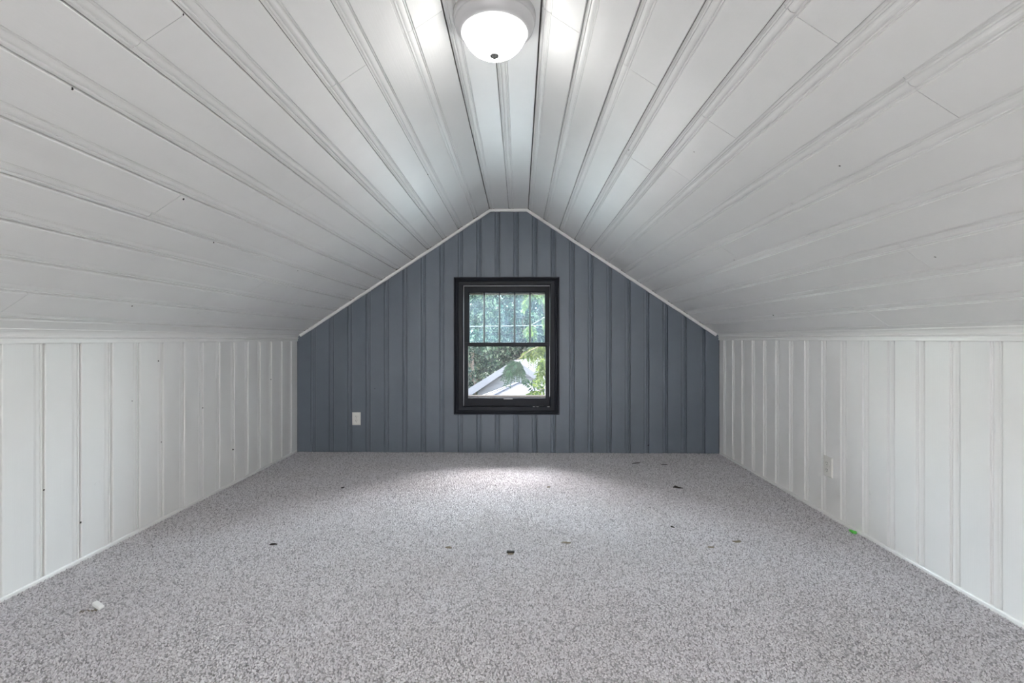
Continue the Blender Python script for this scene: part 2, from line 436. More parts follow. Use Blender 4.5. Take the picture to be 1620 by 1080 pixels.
OPN = (-0.5036, 0.2738, 0.4196, 1.4984)     # jamb opening of the window (x0,x1,z0,z1)
CAS = (-0.5859, 0.3525, 0.3495, 1.5700)     # outer edge of the casing
HX0, HX1, HZ0, HZ1 = OPN[0] - 0.03, OPN[1] + 0.03, OPN[2] - 0.03, OPN[3] + 0.03
def slab_columns(y, dy, hole, name, m):
    x0, x1, z0, z1 = hole
    pts = sorted({XL - 0.12, XR + 0.12, TL, TR, x0, x1})
    top = lambda x: roof(x) + 0.03
    def zi(a, b):
        mid = (a + b) / 2
        if x0 < mid < x1: return [(c_(-0.12), c_(z0)), (c_(z1), top)]
        return [(c_(-0.12), c_(z0)), (c_(z0), (lambda x: min(z1, top(x)) if True else 0)), ] + [((lambda x: min(z1, top(x))), top)]
    # add a break where the roof line crosses the head of the hole
    for s in (-1, 1):
        xc = TL - (ZC + 0.03 - z1) / KL if s < 0 else TR + (ZC + 0.03 - z1) / KR
        pts.append(xc)
    pts = sorted(pts)
    me = cells_solid(pts, zi, y, dy); me.materials.append(m); me.name = name
    return link(name, me, None, kind='structure')
wb = slab_columns(YB + TH + 0.004, 0.125, (HX0, HX1, HZ0, HZ1), 'wall_back', M_back)

# boards of the back wall, cut to the rake and around the window
def back_board(xa, width, upto=None):
    pts = board_profile(width, upto)
    X = [(xa + u, -d) for u, d in pts]
    xs = [p[0] for p in X]
    ext = [v for v in (HX0, HX1, TL, TR) if xs[0] + 1e-4 < v < xs[-1] - 1e-4]
    def df(x):
        for (p, a), (q, b) in zip(X, X[1:]):
            if p - 1e-7 <= x <= q + 1e-7: return a + (b - a) * (x - p) / max(q - p, 1e-9)
        return X[-1][1]
    xx = sorted(xs + ext)
    strad = xs[0] < HX1 and xs[-1] > HX0
    top = lambda x: roof(x) - 0.001
    def zi(a, b):
        if not strad: return [(c_(0.001), top)]
        if (a + b) / 2 > HX0 and (a + b) / 2 < HX1: return [(c_(0.001), c_(HZ0)), (c_(HZ1), top)]
        return [(c_(0.001), c_(HZ0)), (c_(HZ0), c_(HZ1)), (c_(HZ1), top)]
    me = cells_solid(xx, zi, YB + rnd.uniform(-.0005, .0005), 0.0095, df)
    inside = strad and xs[0] > HX0 and xs[-1] < HX1
    me.materials.append(M_blue)
    if not inside:
        o = link('board', me, wb); return
    # wholly over / under the window: two separate boards
    for lo in (True, False):
        me2 = cells_solid(xx, (lambda a, b: [(c_(0.001), c_(HZ0))]) if lo else (lambda a, b: [(c_(HZ1), top)]), YB + rnd.uniform(-.0005, .0005), 0.0095, df)
        me2.materials.append(M_blue); link('board', me2, wb)
back_board(XL, 0.170)
BP = (1.650 + 1.833) / 21
for k in range(21): back_board(-1.833 + k * BP, BP)
back_board(1.650, BP, XR - 1.650 - 0.0005)

# rear gable behind the camera
me_ = cells_solid(sorted([XL - 0.12, TL, TR, XR + 0.12]), lambda a, b: [(c_(-0.12), lambda x: roof(x) + 0.03)], YF - 0.1, 0.1); me_.materials.append(M_wall)
link('wall_front', me_, None, kind='structure')

# ------------------------------------------------------------------ trim
def strip(name, pts, prof, m, kind='structure', parent=None):
    """prof [(across, out)] swept along a 2-point line in the back-wall plane; across is measured away from the ceiling"""
    (xa, za), (xb, zb) = pts
    d = Vector((xb - xa, 0, zb - za)); L = d.length; d.normalize()
    n = Vector((d.z, 0, -d.x))
    if n.z > 0: n = -n
    return MB().prism(prof, 0, L, lambda p, q, t: tuple(Vector((xa, YB - q, za)) + d * t + n * p)).build(name, m, parent, kind=kind, bevel=0.0015)
rk = [(0.001, -0.004), (0.001, 0.011), (0.006, 0.014), (0.018, 0.013), (0.024, 0.007), (0.0255, -0.004)]
lw = lambda x: (x, roof(x))
strip('trim_1', [lw(BL - 0.005), (TL + 0.004, ZC)], rk, M_trim)
strip('trim_2', [(TL, ZC), (TR, ZC)], rk, M_trim)
strip('trim_3', [(TR - 0.004, ZC), lw(BR + 0.005)], rk, M_trim)

def crown(name, xw, s, z0, ztop):
    h = ztop - z0
    pr = [(0, 0), (0.007, 0), (0.0085, 0.003), (0.0085, 0.0150), (0.0065, 0.0185), (0.0065, 0.021), (0.0120, 0.0235), (0.0135, 0.0265), (0.0120, 0.0295), (0.0085, 0.0315),
          (0.0100, 0.038), (0.0130, 0.046), (0.0180, 0.053), (0.0235, 0.0585), (0.0255, h - 0.0035), (0.0255, h), (0, h)]
    # the cove's back rides behind the boards, its top tucks against the slope
    return MB().prism([(a, b) for a, b in pr], 0.0, YB - 0.001, lambda p, q, t: (xw + s * p, t, z0 + q)).build(name, M_trim, kind='structure')
crown('trim_4', XL, 1, 1.000, 1.0615)
crown('trim_5', XR, -1, 1.010, 1.0665)
bb = [(0.0002, 0.0), (0.0085, 0.0), (0.0085, 0.017), (0.006, 0.021), (0.0002, 0.022)]
MB().prism(bb, 0.6, YB - 0.02, lambda p, q, t: (XL + p, t, q)).build('baseboard_left', M_trim, kind='structure')
MB().prism(bb, 0.6, YB - 0.02, lambda p, q, t: (XR - p, t, q)).build('baseboard_right', M_trim, kind='structure')

# ------------------------------------------------------------------ window
win = empty('window_1', ((OPN[0] + OPN[1]) / 2, YB, OPN[2]), 'structure')
WX, WZ = (OPN[0] + OPN[1]) / 2, OPN[2]
def wpart(mb, name, m, parent=win, **kw):
    mb.v = [(x - WX, y - YB, z - WZ) for x, y, z in mb.v]
    o = mb.build(name, m, parent, **kw); return o
# casing: four mitred lengths. profile (inward distance from outer edge, thickness towards room)
cp = [(0, -0.004), (0, 0.027), (0.004, 0.031), (0.012, 0.031), (0.016, 0.027), (0.020, 0.024), (0.026, 0.026), (0.034, 0.024), (0.039, 0.019), (0.044, 0.021), (0.074, 0.020), (0.0805, 0.015), (0.0815, -0.004)]
x0, x1, z0, z1 = CAS
def casing(side):
    mb = MB(); n = len(cp); ring = []
    ends = {'top': [(x0, z1, 1, -1), (x1, z1, -1, -1)], 'bottom': [(x0, z0, 1, 1), (x1, z0, -1, 1)], 'left': [(x0, z0, 1, 1), (x0, z1, 1, -1)], 'right': [(x1, z0, -1, 1), (x1, z1, -1, -1)]}[side]
    k = (OPN[0] - CAS[0]) / 0.0815; kz = (CAS[3] - OPN[3]) / 0.0815; kb = (OPN[2] - CAS[2]) / 0.0815
    vs = []
    for (x, z, sx, sz) in ends:
        kk = kz if sz < 0 else kb
        vs += [(x + sx * a * k, YB - b, z + sz * a * kk) for a, b in cp]
    fs = [tuple(range(n))[::-1], tuple(range(n, 2 * n))] + [(i, (i + 1) % n, n + (i + 1) % n, n + i) for i in range(n)]
    mb.add(vs, fs); wpart(mb, 'casing', M_case)
for s_ in ('top', 'bottom', 'left', 'right'): casing(s_)
ox0, ox1, oz0, oz1 = OPN
# jambs (thickness of the wall)
JY0, JY1 = YB - 0.002, YB + 0.145
wpart(MB().box(ox0 - 0.028, ox0, JY0, JY1, oz0 - 0.028, oz1 + 0.028), 'side_jamb', M_case)
wpart(MB().box(ox1, ox1 + 0.028, JY0, JY1, oz0 - 0.028, oz1 + 0.028), 'side_jamb', M_case)
wpart(MB().box(ox0, ox1, JY0, JY1, oz1, oz1 + 0.028), 'head_jamb', M_case)
wpart(MB().box(ox0, ox1, JY0, JY1 + 0.03, oz0 - 0.028, oz0), 'window_sill', M_case)
# worn edge where the stop meets the jamb
wpart(MB().box(ox0 + 0.0003, ox0 + 0.004, YB + 0.004, YB + 0.018, oz0 + 0.002, oz1 - 0.002), 'stop_edge', M_edge)
wpart(MB().box(ox1 - 0.0035, ox1 - 0.0003, YB + 0.004, YB + 0.018, oz0 + 0.33, oz1 - 0.002), 'stop_edge', M_edge)
wpart(MB().box(ox0 + 0.004, ox1 - 0.0035, YB + 0.004, YB + 0.018, oz1 - 0.005, oz1 - 0.0003), 'stop_edge', M_edge)
for a, b in ((0.118, 0.137), (0.148, 0.170), (0.247, 0.268)):
    wpart(MB().box(a, b, YB - 0.0208 + 0.002, YB - 0.0150, oz0 - 0.0035, oz0 + 0.0012), 'paint_chip', M_edge)

def sash(name, xa, xb, za, zb, gxa, gxb, gza, gzb, ya, yb):
    """one piece frame with a moulded inner edge around the glass opening"""
    mb = MB()
    ym = ya + 0.010
    def ring(x_0, x_1, z_0, z_1, y): return [(x_0, y, z_0), (x_1, y, z_0), (x_1, y, z_1), (x_0, y, z_1)]
    R = [ring(xa, xb, za, zb, yb), ring(xa, xb, za, zb, ya), ring(gxa - 0.008, gxb + 0.008, gza - 0.008, gzb + 0.008, ya), ring(gxa, gxb, gza, gzb, ym), ring(gxa, gxb, gza, gzb, yb)]
    vs = [v for r in R for v in r]; fs = []
    m = len(R)
    for i in range(m):
        for k in range(4):
            a, b = i * 4, ((i + 1) % m) * 4
            fs.append((a + k, a + (k + 1) % 4, b + (k + 1) % 4, b + k))
    mb.add(vs, fs); return wpart(mb, name, M_case)
def under(parent, mb, name, m, **kw):
    mb.v = [(x - WX, y - YB, z - WZ) for x, y, z in mb.v]
    return mb.build(name, m, parent, **kw)
UY0, UY1 = YB + 0.058, YB + 0.090
LY0, LY1 = YB + 0.022, YB + 0.054
sc = lambda x: x
up = sash('upper_sash', ox0 + 0.001, ox1 - 0.001, 0.956, oz1 - 0.001, -0.4551, 0.2284, 0.9894, 1.4417, UY0, UY1)
lo = sash('lower_sash', ox0 + 0.005, ox1 - 0.005, oz0 + 0.001, 0.9894, -0.4637, 0.2341, 0.4910, 0.9522, LY0, LY1)
mx_ = [-0.4551, -0.3227, -0.1830, -0.0457, 0.0943, 0.2284]
for x in mx_[1:5]:
    prm = [(-0.0085, UY1 - 0.002), (-0.0085, UY0 + 0.016), (-0.003, UY0 + 0.004), (0.003, UY0 + 0.004), (0.0085, UY0 + 0.016), (0.0085, UY1 - 0.002)]
    under(up, MB().prism([(x + a, b) for a, b in prm], 0.9880, 1.4430, lambda p, q, t: (p, q, t)), 'muntin', M_case)
for i in range(5):
    a = mx_[i] + (0.006 if i else -0.006); b = mx_[i + 1] - (0.006 if i < 4 else -0.006)
    under(up, MB().box(a, b, UY0 + 0.019, UY0 + 0.022, 0.985, 1.446), 'pane', M_glass_hazy)
under(lo, MB().box(-0.470, 0.240, LY0 + 0.019, LY0 + 0.022, 0.486, 0.958), 'pane', M_glass)
# sash lift on the lower rail
lift = [(0.0, 0.0), (0.0, -0.003), (-0.007, -0.003), (-0.009, -0.001), (-0.009, 0.002), (-0.007, 0.003)]
under(lo, MB().prism([(p, q) for p, q in lift], -0.143, -0.062, lambda p, q, t: (t, LY0 + p, 0.4835 + q)), 'sash_lift', M_ring, bevel=0.0008)
# outside stops and weathered sill seen through the glass
wpart(MB().box(ox0, ox1, UY1 + 0.004, UY1 + 0.05, 1.4270, oz1 - 0.001), 'outer_head_stop', M_tan)
wpart(MB().box(ox0, ox1, LY1 + 0.006, LY1 + 0.12, oz0, 0.5000), 'outer_sill', M_sill)

# ------------------------------------------------------------------ ceiling light
LX, LY = -0.0905, 1.705
lamp = tag(empty('ceiling_light', (LX, LY, ZC)), 'round flush ceiling light with a glowing white glass bowl on the flat ridge strip', 'ceiling light')
MB().lathe([(0.10, 0.004), (0.148, 0.003), (0.1495, -0.006), (0.1485, -0.020), (0.1455, -0.027), (0.1435, -0.0275), (0.1425, -0.031), (0.1400, -0.044), (0.1320, -0.054), (0.1215, -0.0635), (0.1165, -0.0650), (0.1150, -0.061), (0.08, -0.05), (0, -0.045)], 72).build('canopy', M_ring, lamp, smooth=True)
MB().lathe([(0.1135, -0.057), (0.1140, -0.065), (0.1115, -0.076), (0.1055, -0.088), (0.0960, -0.1015), (0.0830, -0.1145), (0.0655, -0.1265), (0.0440, -0.1350), (0.0220, -0.1395), (0, -0.1408)], 72).build('glass_bowl', M_bowl, lamp, smooth=True)
MB().lathe([(0, -0.1385), (0.0155, -0.1390), (0.0165, -0.1415), (0.0155, -0.1440), (0.0090, -0.1460), (0.0075, -0.1495), (0.0035, -0.1515), (0, -0.1518)], 32).build('finial', M_finial, lamp, smooth=True)

# ------------------------------------------------------------------ outlets (local frame: x across, z up, -y towards the room)
def outlet(name, loc, rz, label):
    t = tag(empty(name, loc), label, 'outlet', None); t.rotation_euler = (0, 0, rz)
    wd, ht, th = 0.0385, 0.0580, 0.0065
    pl = MB()
    a, b = wd, ht
    R = [[(-a, 0.001, -b), (a, 0.001, -b), (a, 0.001, b), (-a, 0.001, b)], [(-a, -0.003, -b), (a, -0.003, -b), (a, -0.003, b), (-a, -0.003, b)],
         [(-a + .005, -th, -b + .005), (a - .005, -th, -b + .005), (a - .005, -th, b - .005), (-a + .005, -th, b - .005)]]
    vs = [v for r in R for v in r]; fs = [(0, 1, 2, 3), (11, 10, 9, 8)]
    for i in range(2):
        for k in range(4): fs.append((i * 4 + k, i * 4 + (k + 1) % 4, (i + 1) * 4 + (k + 1) % 4, (i + 1) * 4 + k))
    pl.add(vs, fs).build('plate', M_plate, t, bevel=0.0012)
    for s in (1, -1):
        zc = s * 0.0195
        poly = []
        for i in range(20):
            an = 2 * math.pi * i / 20; poly.append((max(-0.0168, min(0.0168, 0.0185 * math.cos(an))), zc + 0.0142 * math.sin(an)))
        rc = MB().prism(poly, -th + 0.0005, -th - 0.0022, lambda p, q, u: (p, u, q)).build('receptacle', M_plate, t)
        for x, h in ((-0.0065, 0.0042), (0.0065, 0.0034)):
            MB().box(x - 0.0012, x + 0.0012, -th - 0.0026, -th - 0.0012, zc + 0.001 - h + 0.003, zc + 0.001 + h + 0.003).build('slot', M_slot, rc)
        MB().prism([(0.0026 * math.cos(i * math.pi / 4), zc - 0.0075 + 0.0026 * math.sin(i * math.pi / 4)) for i in range(8)], -th - 0.0012, -th - 0.0026, lambda p, q, u: (p, u, q)).build('ground_hole', M_slot, rc)
    MB().prism([(0.003 * math.cos(i * math.pi / 5), 0.003 * math.sin(i * math.pi / 5)) for i in range(10)], -th, -th - 0.0014, lambda p, q, u: (p, u, q)).build('screw', M_screw, t)
    return t
outlet('wall_outlet', (-1.4653, YB, 0.3052), 0, 'small white duplex outlet on the slate blue boarded wall')
outlet('wall_outlet', (XR, 2.740, 0.287), -math.pi / 2, 'white outlet plate low on the right white boarded wall')

# ------------------------------------------------------------------ bits on the carpet
M_crumb = mottled('dark_crumb', (0.012, 0.011, 0.010), (0.05, 0.042, 0.035), 220)
M_straw = mottled('brown_dust', (0.15, 0.13, 0.095), (0.30, 0.265, 0.20), 260)
M_paper = mottled('white_foam', (0.82, 0.83, 0.82), (0.9, 0.9, 0.9), 120)
M_green = plain('green_putty', (0.10, 0.55, 0.07), 0.5)
def lump(name, x, y, L, wd, ht, rz, m, label, cat, seed, pts=7, z=0.007, group=None):
    """irregular little flake: a lathed bean bent out of shape"""
    r = random.Random(seed); bm = bmesh.new()
    bmesh.ops.create_icosphere(bm, subdivisions=2, radius=1)
    for v in bm.verts:
        k = 1 + 0.35 * math.sin(v.co.x * 4 + seed) * math.cos(v.co.y * 5 + seed * 2) + r.uniform(-.12, .12)
        v.co = Vector((v.co.x * L / 2 * k, v.co.y * wd / 2 * k + 0.25 * wd * math.sin(v.co.x * 2.2 + seed), max(v.co.z, -0.6) * ht / 2 * k))
    me = bpy.data.meshes.new(name); bm.to_mesh(me); bm.free(); me.materials.append(m)
    o = link(name, me); o.location = (x, y, z + ht * 0.3); o.rotation_euler = (0, 0, rz)
    return tag(o, label, cat, group)
lump('crumb', -1.212, 2.303, .034, .012, .009, 0.1, M_crumb, 'black elongated fleck on the carpet, left of centre, level with the middle crumbs', 'crumb', 1)
lump('crumb', -0.343, 2.282, .030, .014, .008, -0.1, M_straw, 'faint brown fleck on the carpet left of the black chip', 'crumb', 2)
lump('crumb', 0.229, 2.348, .050, .012, .008, 0.05, M_straw, 'long faint brown smear of lint on the carpet right of the black chip', 'lint', 3)
lump('crumb', 1.074, 3.228, .062, .011, .012, -0.35, M_crumb, 'long black fleck on the carpet towards the far right corner', 'crumb', 4)
lump('crumb', 1.086, 2.376, .044, .020, .008, 0.2, M_straw, 'brown fleck on the carpet nearer the right wall, in front of the far black one', 'crumb', 5)
lump('crumb', -1.203, 3.191, .026, .012, .009, 0.4, M_crumb, 'tiny dark fleck on the carpet towards the far left corner', 'crumb', 6)
lump('crumb', 0.198, 3.227, .026, .012, .008, 0.1, M_straw, 'tiny brown fleck on the carpet in front of the window', 'crumb', 7)
lump('twig', 0.948, 3.863, .075, .008, .007, 0.35, M_crumb, 'thin dark thread on the carpet close to the blue wall, right side', 'thread', 8)
lump('twig', 1.167, 3.828, .060, .006, .006, 0.1, M_crumb, 'thin short thread on the carpet right of the dark thread by the blue wall', 'thread', 9)
lump('crumb', 0.823, 2.555, .026, .009, .007, -0.7, M_crumb, 'small slanting dark speck on the carpet right of the middle', 'crumb', 10)
lump('crumb', 0.930, 2.310, .030, .010, .007, -0.1, M_straw, 'brown sliver on the carpet beside the brown fleck near the right wall', 'crumb', 11)
# black chip standing on a brown flake
ch = tag(empty('plastic_chip', (-0.042, 2.226, 0.006)), 'small black chip with a brown underside on the middle of the carpet', 'chip')
MB().prism([(-.018, .002), (.014, .000), (.018, .004), (.017, .009), (-.016, .010), (-.019, .006)], -0.006, 0.008, lambda p, q, t: (p, t, q + 0.004)).build('cap', M_crumb, ch, bevel=0.001)
MB().prism([(-.013, -.003), (.013, -.003), (.015, .0035), (-.014, .0035)], -0.007, 0.006, lambda p, q, t: (p, t, q + 0.003)).build('underside', M_straw, ch, bevel=0.001)
# white scrap with brown dust beside it
lump('crumb', 1.068, 3.240, .024, .034, .011, 0.2, M_crumb, 'round black fleck touching the long black fleck towards the far right corner', 'crumb', 14)
sc_ = MB().prism([(-.029, -.002), (-.024, -.0075), (.025, -.0075), (.030, -.001), (.027, .0075), (-.025, .0085)], -0.0085, 0.0085, lambda p, q, t: (p, t, q + 0.0085)).build('foam_scrap', M_paper, bevel=0.003)
sc_.location = (-1.590, 1.757, 0.006); sc_.rotation_euler = (0.08, 0.08, -0.45)
tag(sc_, 'white rectangular foam scrap on the carpet at the front left', 'scrap')
dust = MB(); r_ = random.Random(3)
for i in range(26):
    t = r_.random(); x = -1.628 + t * 0.055 + r_.gauss(0, .004); y = 1.727 + t * 0.006 + r_.gauss(0, .005); s = r_.uniform(.002, .0045); a = r_.uniform(0, 3)
    dust.add([(x + s * math.cos(a), y + s * math.sin(a), .0085), (x - s * math.sin(a), y + s * math.cos(a), .0085), (x - s * .8 * math.cos(a), y - s * math.sin(a), .0085), (x, y, .0085 + s)], [(0, 1, 3), (1, 2, 3), (2, 0, 3), (0, 2, 1)])
d_o = dust.build('dust_pile', M_straw); d_o['kind'] = 'stuff'
tag(d_o, 'smudge of brown dust on the carpet beside the white scrap', 'dust')
lump('putty_blob', 1.742, 2.497, .045, .026, .016, 1.3, M_green, 'bright green blob on the carpet edge against the right wall', 'blob', 12)

# nail holes and nicks in the boards
def nick(parent, p, nrm, r, asp=1.0):
    n = Vector(nrm).normalized(); a = n.orthogonal().normalized(); b = n.cross(a); p = Vector(p)
    rr = [r * rnd.uniform(.7, 1.25) for _ in range(8)]
    vs = [tuple(p + n * 0.0004 + a * rr[i] * math.cos(i * math.pi / 4) * asp + b * rr[i] * math.sin(i * math.pi / 4)) for i in range(8)]
    vs += [tuple(Vector(v) - n * 0.003) for v in vs]
    MB().add(vs, [tuple(range(8)), tuple(range(8, 16))[::-1]] + [(i, (i + 1) % 8, 8 + (i + 1) % 8, 8 + i) for i in range(8)]).build('nail_hole', M_gap, parent)
for y, z, r in ((2.589, .897, .003), (2.61, .443, .003), (2.955, .584, .0035), (3.272, .246, .006), (2.124, .182, .004), (3.776, .694, .004), (2.409, .699, .0025), (1.958, .383, .003)):
    nick(wl, (XL, y, z), (1, 0, 0), r)
nl = Vector((-dl.z, 0, dl.x)); nrr = Vector((dr.z, 0, -dr.x))
for s, y, r in ((1.173, 1.739, .006), (1.329, 2.113, .0045), (1.841, 2.178, .0045), (1.34, 2.94, .004), (0.997, 1.15, .004), (.33, 2.813, .004), (.666, 1.15, .003)):
    nick(ceiling, (TL + dl.x * s, y, ZC + dl.z * s), nl, r, 0.6)
for s, y, r in ((0.52, 2.2, .0025), (1.12, 1.5, .003), (1.32, 2.6, .004), (1.83, 3.0, .004), (0.75, 1.9, .003), (1.6, 1.62, .003)):
    nick(ceiling, (TR + dr.x * s, y, ZC + dr.z * s), nrr, r, 0.6)
nick(wb, (1.145, YB, 0.075), (0, -1, 0), .006); nick(wb, (-1.30, YB, 0.575), (0, -1, 0), .004)

# ------------------------------------------------------------------ outdoors
GZ = -4.0
MB().box(-60, 60, 5.2, 18.0, GZ - 0.3, GZ).build('bounce_ground', M_bounce, kind='structure')  # unseen pale ground, added to bounce sunlight up onto the ceiling
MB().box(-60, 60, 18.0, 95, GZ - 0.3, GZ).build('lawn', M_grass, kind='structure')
# roof overhang outside the gable, added to shade the window from the sun
ov = [(XL - 0.5, roof(XL - 0.5) + 0.09), (TL, ZC + 0.10), (TR, ZC + 0.10), (XR + 0.5, roof(XR + 0.5) + 0.09), (XR + 0.5, roof(XR + 0.5) + 0.2), (TR, ZC + 0.205), (TL, ZC + 0.205), (XL - 0.5, roof(XL - 0.5) + 0.2)]
MB().prism(ov, YB + 0.142, YB + 0.42, lambda p, q, t: (p, t, q)).build('sun_overhang', M_tan, kind='structure')

def garage():
    g = tag(empty('garage', (-0.234, 25, GZ)), 'white gabled garage beyond the window with a sunlit roof edge', 'building')
    zp, ze, hw, dp = -0.16 - GZ, -1.72 - GZ, 2.45, 6.5
    sl_ = (zp - ze) / hw
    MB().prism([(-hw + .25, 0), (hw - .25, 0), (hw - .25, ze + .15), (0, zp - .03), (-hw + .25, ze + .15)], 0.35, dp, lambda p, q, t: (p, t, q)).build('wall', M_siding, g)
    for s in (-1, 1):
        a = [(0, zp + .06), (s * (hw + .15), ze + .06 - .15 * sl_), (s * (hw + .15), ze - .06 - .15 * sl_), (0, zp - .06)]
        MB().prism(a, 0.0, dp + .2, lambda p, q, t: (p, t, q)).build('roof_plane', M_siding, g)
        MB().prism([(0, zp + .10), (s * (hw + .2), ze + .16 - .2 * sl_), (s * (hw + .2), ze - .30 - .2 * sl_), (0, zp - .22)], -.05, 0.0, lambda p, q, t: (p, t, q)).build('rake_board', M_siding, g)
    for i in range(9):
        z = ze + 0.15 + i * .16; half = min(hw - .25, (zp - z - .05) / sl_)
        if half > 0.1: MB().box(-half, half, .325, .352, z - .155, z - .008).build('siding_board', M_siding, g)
    MB().box(-1.35, 1.35, .29, .325, zp - .86, zp - .80).build('trim_board', M_roofcap, g)
    g.rotation_euler.z = math.radians(-14)
    return g
garage()
def shed():
    s = tag(empty('shed', (1.6, 21.0, GZ)), 'lower white hipped roof in front of the garage beyond the window', 'building')
    zr, ze = -0.92 - GZ, -2.0 - GZ
    hx, hy, rx = 4.1, 1.9, 1.65
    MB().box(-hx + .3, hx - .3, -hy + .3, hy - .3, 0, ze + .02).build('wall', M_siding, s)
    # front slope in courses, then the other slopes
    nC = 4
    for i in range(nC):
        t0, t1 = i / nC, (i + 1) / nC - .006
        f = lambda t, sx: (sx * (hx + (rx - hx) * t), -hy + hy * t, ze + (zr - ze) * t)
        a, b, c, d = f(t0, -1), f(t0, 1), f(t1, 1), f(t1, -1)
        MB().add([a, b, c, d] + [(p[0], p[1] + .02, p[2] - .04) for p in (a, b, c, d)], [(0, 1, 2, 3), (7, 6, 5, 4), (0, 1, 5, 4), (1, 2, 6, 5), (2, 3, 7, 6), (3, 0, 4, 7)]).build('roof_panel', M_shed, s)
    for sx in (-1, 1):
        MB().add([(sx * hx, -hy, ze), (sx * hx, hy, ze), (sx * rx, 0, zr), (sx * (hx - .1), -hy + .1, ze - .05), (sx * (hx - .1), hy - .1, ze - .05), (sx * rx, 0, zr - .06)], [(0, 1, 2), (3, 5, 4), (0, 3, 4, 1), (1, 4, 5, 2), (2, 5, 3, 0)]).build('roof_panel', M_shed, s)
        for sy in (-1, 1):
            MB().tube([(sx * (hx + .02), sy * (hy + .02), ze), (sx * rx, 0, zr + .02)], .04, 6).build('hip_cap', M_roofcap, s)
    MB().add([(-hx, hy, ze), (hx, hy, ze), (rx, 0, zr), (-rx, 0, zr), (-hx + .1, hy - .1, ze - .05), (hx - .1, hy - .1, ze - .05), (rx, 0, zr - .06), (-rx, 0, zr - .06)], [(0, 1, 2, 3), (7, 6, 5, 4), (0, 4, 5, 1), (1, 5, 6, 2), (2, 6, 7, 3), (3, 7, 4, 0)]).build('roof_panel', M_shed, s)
    MB().tube([(-rx, 0, zr + .02), (rx, 0, zr + .02)], .045, 6).build('ridge_cap', M_roofcap, s)
shed()

def leaf_cloud(n, centers, radii, size, seed, squash=1.0):
    rg = np.random.default_rng(seed)
    ci = rg.integers(0, len(centers), n); c = np.array(centers)[ci]; r = np.array(radii)[ci]
    d = rg.normal(size=(n, 3)); d /= np.linalg.norm(d, axis=1)[:, None]
    rad = r * (0.55 + 0.5 * rg.random(n) ** 0.7)
    p = c + d * rad[:, None] * np.array([1, 1, squash])
    a = rg.normal(size=(n, 3)); a /= np.linalg.norm(a, axis=1)[:, None]
    b = np.cross(a, rg.normal(size=(n, 3))); b /= np.linalg.norm(b, axis=1)[:, None]
    L = size * rg.uniform(.6, 1.3, n)[:, None]; W = L * 0.42
    V = np.stack([p - a * L / 2, p + b * W / 2, p + a * L / 2, p - b * W / 2], 1).reshape(-1, 3)
    F = [(4 * i, 4 * i + 1, 4 * i + 2, 4 * i + 3) for i in range(n)]
    return V.tolist(), F
def tree(x, y, h, rad, n, size, m, seed, label, sq=1.0, z_lo=0.5):
    t = tag(empty('tree', (x, y, GZ)), label, 'tree', None)
    r = random.Random(seed)
    MB().tube([(0, 0, -0.1), (0.1, 0, h * .3), (-0.05, .1, h * .6), (0.1, 0, h * .85)], [.22, .17, .12, .05], 8).build('trunk', M_bark, t)
    cs, rs = [], []
    for i in range(26):
        a = r.uniform(0, 6.28); q = rad * math.sqrt(r.random()) * 0.8; zz = z_lo + (h - z_lo) * (0.12 + 0.8 * r.random())
        k = 1 - abs(zz / h - .5) * .7
        cs.append((q * k * math.cos(a), q * k * math.sin(a), zz)); rs.append(rad * r.uniform(.3, .5))
    for i in range(5):
        c = cs[i]; MB().tube([(0, 0, h * .35), (c[0] * .5, c[1] * .5, (h * .35 + c[2]) / 2 + .2), c], [.07, .05, .02], 5).build('branch', M_bark, t)
    V, F = leaf_cloud(n, cs, rs, size, seed)
    mb = MB(); mb.v = [tuple(v) for v in V]; mb.f = F
    me = bpy.data.meshes.new('foliage'); me.from_pydata(mb.v, [], mb.f); me.materials.append(m); me.update()
    link('foliage', me, t, kind='stuff')
    return t
G_ = 'trees beyond the garage'
TREES = [(-13.2, 36, 14.5, 3.4, 8000, .42, M_leaf_a, 11, 'mid green leafy tree at the far left beyond the garage'),
         (-5.0, 34, 14.0, 3.2, 13000, .34, M_leaf_a, 12, 'mid green leafy tree beyond the left roof edge of the garage'),
         (0.3, 38.5, 15.0, 3.1, 15000, .36, M_leaf_b, 13, 'dark blue green tree behind the garage peak'),
         (6.0, 36.5, 14.0, 2.5, 10000, .34, M_leaf_a, 14, 'mid green tree behind the right half of the garage'),
         (14.0, 38, 14.0, 3.2, 8000, .42, M_leaf_b, 15, 'dark blue green tree at the far right beyond the garage'),
         (-9.0, 47, 17.0, 4.4, 11000, .46, M_leaf_b, 16, 'tall dark blue green tree in the back row, left'),
         (3.0, 49, 17.0, 4.4, 14000, .50, M_leaf_a, 17, 'tall mid green tree in the back row, behind the garage'),
         (-3.4, 59, 19.0, 5.4, 16000, .62, M_leaf_b, 19, 'tallest dark blue green tree, farthest back, behind the gap between the front trees'),
         (15.0, 60, 19.0, 5.4, 12000, .62, M_leaf_b, 20, 'tallest dark blue green tree at the far right of the back row'),
         (3.0, 71, 22, 5.6, 15000, .72, M_leaf_b, 22, 'tallest dark tree straight behind the gap right of the garage peak'),
         (-2.9, 29.0, 5.8, 1.7, 5000, .24, M_leaf_b, 18, 'low dark blue green shrub tree beside the left end of the garage roof')]
for i, (x, y, h, rd, n, sz, m, sd, lab) in enumerate(TREES): tree(x, y, h, rd, n, sz, m, sd, lab)

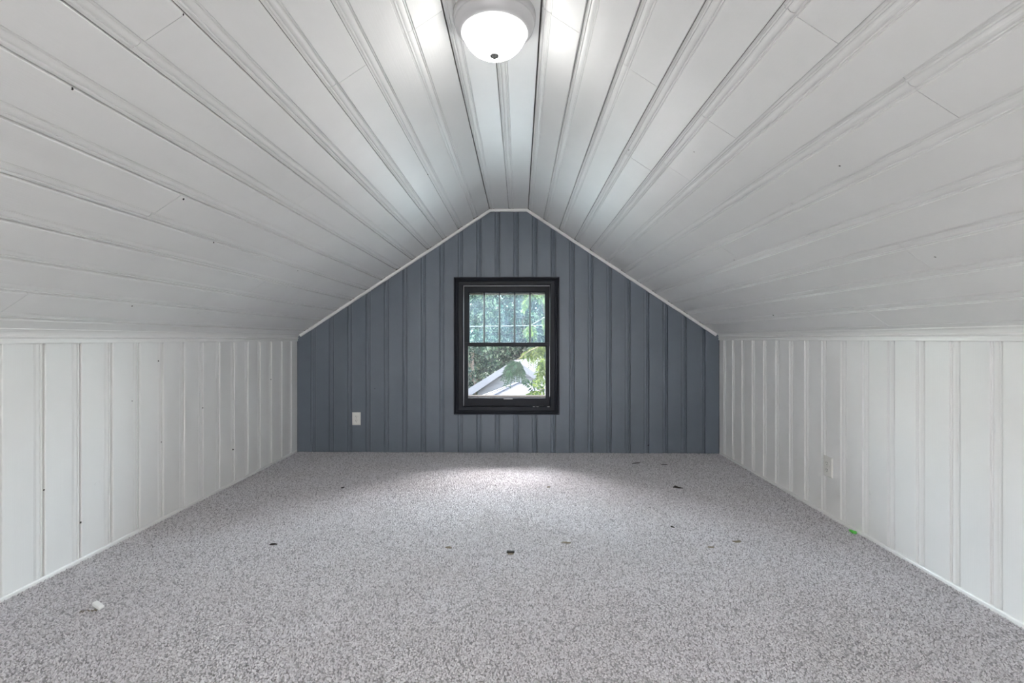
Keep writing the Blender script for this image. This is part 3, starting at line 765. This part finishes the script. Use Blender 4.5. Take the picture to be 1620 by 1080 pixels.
# near tree with pinnate fronds hanging across the right half of the window
def frond_mesh(mb, base, tip, leafl, r, sag=0.06, wide=0.17):
    base, tip = Vector(base), Vector(tip); d = tip - base; L = d.length; d.normalize()
    side = d.cross(Vector((r.uniform(-.3, .3), 1, r.uniform(-.3, .3)))).normalized()
    n = max(5, int(L / 0.032))
    for i in range(n + 1):
        t = (i + .5) / (n + 1); p = base + d * L * t + Vector((0, 0, sag * math.sin(math.pi * t)))
        for s in (-1, 1):
            ll = leafl * (0.75 + .5 * math.sin(math.pi * min(1, t + .15))) * r.uniform(.85, 1.15)
            dirv = (side * s * 0.85 + d * 0.62 + Vector((r.uniform(-.15, .15), r.uniform(-.35, .35), -0.30 + r.uniform(-.15, .1)))).normalized()
            wv = dirv.cross(Vector((r.uniform(-.5, .5), 1, r.uniform(-.5, .5)))).normalized() * ll * wide
            q = p + dirv * ll
            mb.add([p, p + dirv * ll * .4 + wv, q, p + dirv * ll * .4 - wv], [(0, 1, 2, 3)])
near = tag(empty('near_tree', (1.55, 9.3, GZ)), 'near tree with long drooping feathery leaves across the right of the window', 'tree')
r9 = random.Random(21)
def rel(p): return (p[0] - 1.55, p[1] - 9.3, p[2] - GZ)
MB().tube([rel((1.55, 9.3, GZ - .1)), rel((1.6, 9.35, -1.5)), rel((1.5, 9.3, 1.0)), rel((1.65, 9.3, 3.4))], [.13, .11, .09, .04], 8).build('trunk', M_bark, near)
BR_ = [[(1.52, 9.3, .95), (1.0, 9.2, 1.217), (.482, 9.1, .93), (.193, 9.0, .80), (-.084, 9.0, .60)],
       [(1.5, 9.3, 1.3), (1.0, 9.3, 1.699), (.53, 9.4, 1.47), (.193, 9.5, 1.28), (.05, 9.5, 1.12)],
       [(1.56, 9.3, -.1), (.94, 9.1, .253), (.53, 9.0, .12), (.277, 9.0, .0)],
       [(1.55, 9.3, 1.9), (.9, 9.4, 2.35), (.42, 9.4, 2.15), (.14, 9.4, 1.80)],
       [(1.53, 9.3, .6), (.9, 8.9, .86), (.55, 8.8, .66), (.42, 8.8, .40)]]
for b in BR_: MB().tube([rel(p) for p in b], [.022, .014, .009, .006, .004][:len(b)], 5).build('branch', M_bark, near)
bright, dark = MB(), MB()
# the drooping cluster, its shade painted into the leaf colour
hub = (-.06, 9.0, .58)
for tip in ((-.325, .235), (-.27, .135), (-.20, .10), (-.12, .22), (-.03, .20), (.072, .229), (.10, .165), (-.30, .36)):
    frond_mesh(dark, rel((hub[0] + r9.uniform(-.04, .04), 9.0 + r9.uniform(-.1, .1), hub[2] + r9.uniform(-.06, .03))), rel((tip[0], 9.0 + r9.uniform(-.15, .15), tip[1])), .085, r9, wide=0.23)
for b, nf, dn in ((BR_[0], 26, .34), (BR_[4], 16, .34), (BR_[1], 12, .36), (BR_[3], 12, .55)):
    for i in range(nf):
        t = 0.2 + (.56 if b is BR_[0] else .79) * r9.random(); k = t * (len(b) - 1); j = min(int(k), len(b) - 2); p = Vector(b[j]).lerp(Vector(b[j + 1]), k - j)
        tip = p + Vector((r9.uniform(-.26, .18), r9.uniform(-.25, .25), -dn * r9.uniform(.35, 1.05)))
        frond_mesh(bright, rel(p), rel(tip), r9.uniform(.07, .10), r9)
for i in range(16):
    b = BR_[2]; t = .3 + .7 * r9.random(); k = t * (len(b) - 1); j = min(int(k), len(b) - 2); p = Vector(b[j]).lerp(Vector(b[j + 1]), k - j)
    tip = p + Vector((r9.uniform(-.25, .2), r9.uniform(-.2, .2), r9.uniform(-.3, .22)))
    frond_mesh(dark if i % 2 else bright, rel(p), rel(tip), .08, r9)
bright.build('leaflets', M_leaf_c, near, kind='stuff'); dark.build('leaflets', M_leaf_d, near, kind='stuff')
# overhead cable
pts = [(1.30 - i * 0.9, 9.75 + i * 0.62, 1.265 + 0.018 * i + 0.0016 * (i - 6) ** 2) for i in range(16)]
tag(MB().tube(pts, .0045, 5).build('overhead_cable', M_wire), 'thin pale overhead cable crossing the trees beyond the upper sash', 'cable')
